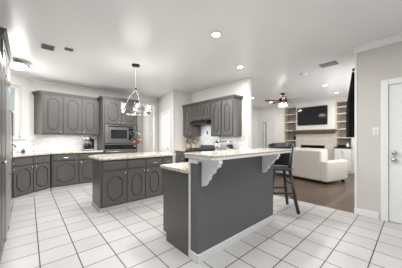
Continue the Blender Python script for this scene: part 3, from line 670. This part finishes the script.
# ------------------------------------------------------------------ worktop objects
t = thing('coffee_maker', 'steel and black coffee maker on the back worktop beside the oven tower', 'coffee maker', (1.23, 6.12, .91))
MB().box(-.12, .14, -.11, .13, .003, .035).build('base', 'steel', t, bevel=.008)
MB().box(.08, .14, -.09, .13, .035, .33).build('column', 'black', t, bevel=.006)
b = MB(); b.lathe([(.10, .25), (.115, .27), (.115, .35), (.10, .365)], (-.02, .0, 0), 20); b.build('brew_head', 'steel', t, smooth=True)
ca = MB().lathe([(.06, .038), (.085, .06), (.09, .12), (.065, .18), (.06, .20)], (-.02, 0, 0), 20).build('carafe', 'black', t, smooth=True)
MB().tube([(-.08, -.03, .19), (-.14, -.06, .18), (-.14, -.06, .10), (-.09, -.04, .08)], .009).build('handle', 'steel', ca)
t = thing('faucet', 'dark curved faucet behind the corner sink', 'faucet', (-.30, 5.83, .91), -PI/4)
MB().lathe([(.028, 0), (.028, .02), (.016, .04)], n=14).build('base', 'bronze', t)
MB().tube([(0, 0, .03), (0, 0, .15), (.03, -.01, .19), (.09, -.02, .20), (.14, -.03, .17), (.15, -.03, .14)], .011).build('spout', 'bronze', t, smooth=True)
MB().tube([(0, .0, .06), (0, .06, .09)], .008).build('lever', 'bronze', t)
for i, (x, y, h_, lb) in enumerate(((-.40, 5.80, .17, 'dark soap bottle beside the faucet under the sink window'), (-.10, 6.03, .09, 'low dark bottle on the worktop near the window corner'))):
    t = thing('soap_bottle', lb, 'bottle', (x, y, .91))
    MB().lathe([(.03, 0), (.033, .02), (.033, h_*.6), (.012, h_*.78), (.012, h_*.85)], n=14).build('body', 'bottle', t, smooth=True)
    MB().tube([(0, 0, h_*.84), (0, 0, h_), (.035, -.02, h_*.98)], .006, 6).build('pump', 'blackm', t)
sx, sy = diag(.25, .0)
t = thing('sill_bottle', 'small clear bottle on the sink window sill', 'bottle', (sx, sy, wz0))
MB().lathe([(.024, 0), (.028, .02), (.028, .08), (.010, .11), (.010, .14)], n=14).build('body', 'glass', t, smooth=True); MB().lathe([(.012, .14), (.012, .16)], n=10).build('stopper', 'nickel', t)
# vase and flowers on the island
t = thing('flower_vase', 'tall clear trumpet vase of pink flowers on the island', 'vase', (1.86, 4.20, .91))
MB().lathe([(.085, 0), (.08, .012), (.02, .03), (.014, .08), (.02, .18), (.035, .30), (.055, .40), (.075, .47), (.071, .47), (.05, .40), (.03, .30), (.012, .18), (.008, .09)], n=20).build('vase', 'glass', t, smooth=True)
for (dx, dy, dz, m_, r) in ((-.10, -.02, .26, 'pink', .035), (-.02, -.05, .30, 'pink', .045), (-.09, .0, .17, 'pink', .03), (.03, -.04, .27, 'pink', .035), (-.12, .02, .30, 'red', .035), (.02, .03, .33, 'red', .03)):
    fl = MB(); fl.ball((dx, dy, dz), r, 2, (1, 1, .8), .18); q = fl.build('blossom', m_, t)
    MB().tube([(0, 0, .20), (dx*.6, dy*.6, max(.36, dz)), (dx, dy, dz)], .003, 5).build('stem', 'leaf', q)
lf = MB()
for k in range(24):
    a_ = random.uniform(0, 2*PI); r = random.uniform(.02, .11); z = random.uniform(.22, .62)
    p = Vector((-.08+r*math.cos(a_), r*math.sin(a_), z)); d_ = Vector((random.uniform(-1, 1), random.uniform(-1, 1), random.uniform(0, 1))).normalized()*.05
    lf.tube([p-d_, p, p+d_], [.002, .011, .001], 5); lf.tube([(0, 0, .22), p-d_], .0025, 4)
lf.build('foliage', 'leaf', t)
# utensil crocks
for i, (y, lb, cm) in enumerate(((4.80, 'beige crock of wooden utensils on the worktop near the pantry wall', 'crock'), (4.53, 'beige crock of brown brushes next to the range', 'crock'))):
    t = thing('utensil_crock', lb, 'crock', (3.80, y, .91), 0, 'utensil crocks beside the range')
    MB().lathe([(.055, 0), (.07, .02), (.072, .13), (.066, .15), (.06, .15), (.06, .10)], n=18).build('pot', cm, t, smooth=True)
    for k in range(6):
        a_ = k*1.05+i; b = MB(); e = (.085*math.cos(a_), .085*math.sin(a_), .25+.03*(k % 3)); b.tube([(.02*math.cos(a_), .02*math.sin(a_), .02), (e[0]*.8, e[1]*.8, e[2]*.85)], .007, 6); b.ball(e, .032, 1, (1, 1, 1.2))
        b.build('utensil', 'wood' if (k+i) % 2 else 'crock', t)
# canister pair / toaster / plant
for i, (y, lb) in enumerate(((3.60, 'tall steel canister next to the range, left of the pair'), (3.46, 'tall steel canister beside the toaster, right of the pair'))):
    t = thing('canister', lb, 'canister', (3.80, y, .91), 0, 'steel canisters right of the range')
    MB().lathe([(.055, 0), (.058, .01), (.058, .21), (.055, .215)], n=20).build('jar', 'chrome', t, smooth=True)
    MB().lathe([(.06, .216), (.06, .235), (.02, .245), (.012, .255), (.02, .27), (.01, .28)], n=20).build('lid', 'blackm', t, smooth=True)
t = thing('toaster', 'boxy steel toaster on the worktop under the arched-door cabinet', 'toaster', (3.78, 3.24, .91), -PI/2)
MB().box(-.15, .15, -.10, .11, .012, .26).build('body', 'chrome', t, bevel=.03, seg=3)
MB().box(-.11, .11, -.05, -.02, .258, .264).box(-.11, .11, .02, .05, .258, .264).build('slots', 'blackm', t)
MB().box(.10, .13, -.125, -.10, .14, .16).build('lever', 'blackm', t); MB().box(-.14, .14, -.095, .10, 0, .012).build('base', 'blackm', t)
t = thing('potted_plant', 'small dark green potted plant right of the toaster', 'plant', (3.66, 2.99, .911))
MB().lathe([(.045, 0), (.06, .08), (.055, .08), (.045, .05)], n=16).build('pot', 'crock', t, smooth=True)
lf = MB()
for k in range(26):
    a_ = random.uniform(0, 2*PI); r = random.uniform(.03, .1); z = .1+random.uniform(0, .09)
    lf.tube([(.01*math.cos(a_), .01*math.sin(a_), .07), (r*.6*math.cos(a_), r*.6*math.sin(a_), z), (r*math.cos(a_), r*math.sin(a_), z-.01)], [.004, .016, .002], 5)
lf.build('foliage', 'leaf', t)
t = thing('bowl', 'low beige bowl at the end of the range worktop', 'bowl', (3.50, 2.88, .911))
MB().lathe([(.03, 0), (.035, .01), (.075, .06), (.078, .085), (.072, .085), (.03, .02)], n=20).build('dish', 'crock', t, smooth=True)

# ------------------------------------------------------------------ living room furniture
t = thing('sofa', 'cream upholstered sofa seen from behind in the living room', 'sofa', (5.90, 1.56, 0), -math.radians(15)); Ls = 2.1
# local: x = depth away from the camera, y = length
MB().box(.27, .98, .19, Ls-.19, .06, .40).build('base', 'sofa', t, bevel=.02)
MB().box(.005, .26, .15, Ls-.15, .06, .91).build('backrest', 'sofa', t, bevel=.05, seg=3)
for y0, y1 in ((-.03, .17), (Ls-.17, Ls+.03)): MB().box(0, 1.02, y0, y1, .06, .63).build('arm', 'sofa', t, bevel=.05, seg=4)
for k in range(2):
    y0 = .19+k*.87
    MB().box(.27, 1.0, y0, y0+.85, .405, .56).build('seat_cushion', 'sofa', t, bevel=.05, seg=3); MB().box(.27, .45, y0+.01, y0+.84, .565, .95).build('back_cushion', 'sofa', t, bevel=.07, seg=3)
for x in (.05, .93):
    for y in (.06, Ls-.10): MB().box(x, x+.06, y, y+.06, 0, .06).build('foot', 'blackm', t)
t = thing('television', 'wide flat black television on the chimney breast', 'television', (8.598, 3.34, 0), -PI/2); W = 1.11
MB().box(0, W, -.06, -.0, 1.80, 2.54).build('bezel', 'black', t, bevel=.006)
MB().box(.035, W-.035, -.066, -.06, 1.865, 2.505).build('screen', 'screen', t)
MB().lathe([(.012, -.061), (.012, -.064)], (W/2, 0, 1.832), 12, 'y').build('badge', 'nickel', t)
t = thing('fireplace', 'whitewashed fireplace with olive brown mantel behind the sofa', 'fireplace', (8.598, 3.40, 0), -PI/2); W = 1.40
b = MB(); b.box(0, .19, -.05, 0, 0, 1.44).box(1.08, W, -.05, 0, 0, 1.44).box(.19, 1.08, -.05, 0, .98, 1.44); b.build('surround', M['whitebrick'], t)
MB().box(-.09, W+.07, -.20, 0, 1.52, 1.60).box(-.05, W+.03, -.14, 0, 1.44, 1.52).build('mantel', 'mantel', t, bevel=.008)
b = MB(); b.box(.195, .215, .0, .48, .0, .97).box(1.055, 1.075, 0, .48, 0, .97).box(.215, 1.055, .46, .48, 0, .97).box(.215, 1.055, 0, .46, .95, .97).box(.215, 1.055, -.0, .46, 0, .03); b.build('firebox', 'brickred', t)
b = MB(); b.tube([(.35, .2, .15), (.95, .22, .15)], .06); b.tube([(.4, .3, .17), (.9, .28, .2)], .05); b.tube([(.42, .22, .27), (.85, .3, .28)], .05); b.build('logs', 'log', t, smooth=True)
b = MB()
for k in range(6): b.tube([(.36+k*.11, .12, .09), (.36+k*.11, .38, .09)], .01, 6)
for x in (.36, .91):
    for y in (.13, .37): b.tube([(x, y, .03), (x, y, .09)], .01, 6)
b.build('grate', 'iron', t)
# bookcases
def bookcase(label, y1, wd, zb, shelves):
    t = thing('bookcase', label, 'bookcase', (XF+.002, y1, 0), -PI/2)
    MB().box(0, wd, .40, .42, zb, 2.695).build('back_panel', 'shelfback', t)
    for x in (0, wd-.035): MB().box(x, x+.035, 0, .40, zb, 2.695).build('side_panel', 'shelf', t)
    for z in shelves: MB().box(.035, wd-.035, .01, .40, z-.04, z).build('shelf', 'shelf', t)
    MB().box(.035, wd-.035, 0, .40, 2.62, 2.695).build('top_rail', 'shelf', t)
    return t
bookcase('built-in shelves left of the television, mostly empty', 3.965, .56, 0, (.5, .85, 1.18, 1.62, 2.0, 2.34))
bookcase('built-in shelves right of the television above a white cabinet', 1.995, .51, .932, (1.30, 1.62, 1.90, 2.20, 2.45))
t = thing('low_cabinet', 'white two-door cabinet with dark top under the right bookshelf', 'cabinet', (8.45, 1.99, 0), -PI/2); W = .51
MB().box(0, W, 0, .59, .06, .885).box(0, W, .03, .59, 0, .06).build('body', 'white', t); MB().box(-.0, W, -.02, .195, .887, .928).box(0, W, .195, .59, .887, .928).build('top', 'bronze', t, bevel=.004)
for a0, a1 in ((.02, .25), (.26, .49)):
    b = MB(); b.box(a0, a1, -.018, 0, .09, .85).box(a0+.045, a1-.045, -.026, -.018, .14, .80); q = b.build('door', 'white', t, bevel=.004); knob(q, a1-.02 if a0 < .1 else a0+.02, .75, -.018)
t = thing('storage_box', 'low dark box on the white cabinet by the right shelves', 'box', (8.62, 1.78, .929))
MB().box(-.1, .1, -.13, .11, 0, .06).build('body', 'blackm', t, bevel=.004); MB().box(-.105, .105, -.135, .115, .061, .085).build('lid', 'bronze', t, bevel=.003)
t = thing('ornament', 'small pale rounded ornament on the white cabinet', 'ornament', (8.56, 1.60, .929))
MB().lathe([(.03, 0), (.05, .04), (.05, .09), (.02, .13), (.025, .15)], n=16).build('body', 'white', t, smooth=True); MB().lathe([(.027, .15), (.03, .158), (.01, .17)], n=14).build('stopper', 'shelf', t)
t = thing('ornament', 'small dark ornament on the left bookshelf', 'ornament', (8.80, 3.55, 1.182))
MB().lathe([(.04, 0), (.07, .05), (.07, .10), (.025, .14), (.03, .17)], n=16).build('body', 'blackm', t, smooth=True); MB().lathe([(.032, .17), (.035, .18), (.01, .19)], n=14).build('rim', 'bronze', t)
# curtain
t = thing('curtain', 'black curtain panel on a rod at the right of the living room opening', 'curtain', (4.25, .70, 0))
b = MB(); nx, nz = 36, 20; G = []
for j in range(nz+1):
    v = j/nz; z = 2.42-v*1.16; row = []
    for i in range(nx+1):
        u = i/nx; sp = .30+.16*v; x = u*sp; am = .016+.032*min(1, v*1.5)
        row.append(b.bm.verts.new((x+.01*math.sin(5*v+i), am*math.sin(u*2*PI*4)+.018+.05*min(1, v*2), z)))
    G.append(row)
for j in range(nz):
    for i in range(nx): b.bm.faces.new((G[j][i], G[j][i+1], G[j+1][i+1], G[j+1][i]))
q = b.build('fabric', 'curtain', t, smooth=True); sm = q.modifiers.new('thick', 'SOLIDIFY'); sm.thickness = .006
MB().tube([(-.02, 0, 2.44), (2.2, 0, 2.44)], .011).build('rod', 'blackm', t)
MB().ball((-.04, 0, 2.44), .026).build('finial', 'blackm', t, smooth=True)
for x in (.10, 2.0): MB().box(x, x+.02, -.148, 0, 2.425, 2.455).build('bracket', 'blackm', t)
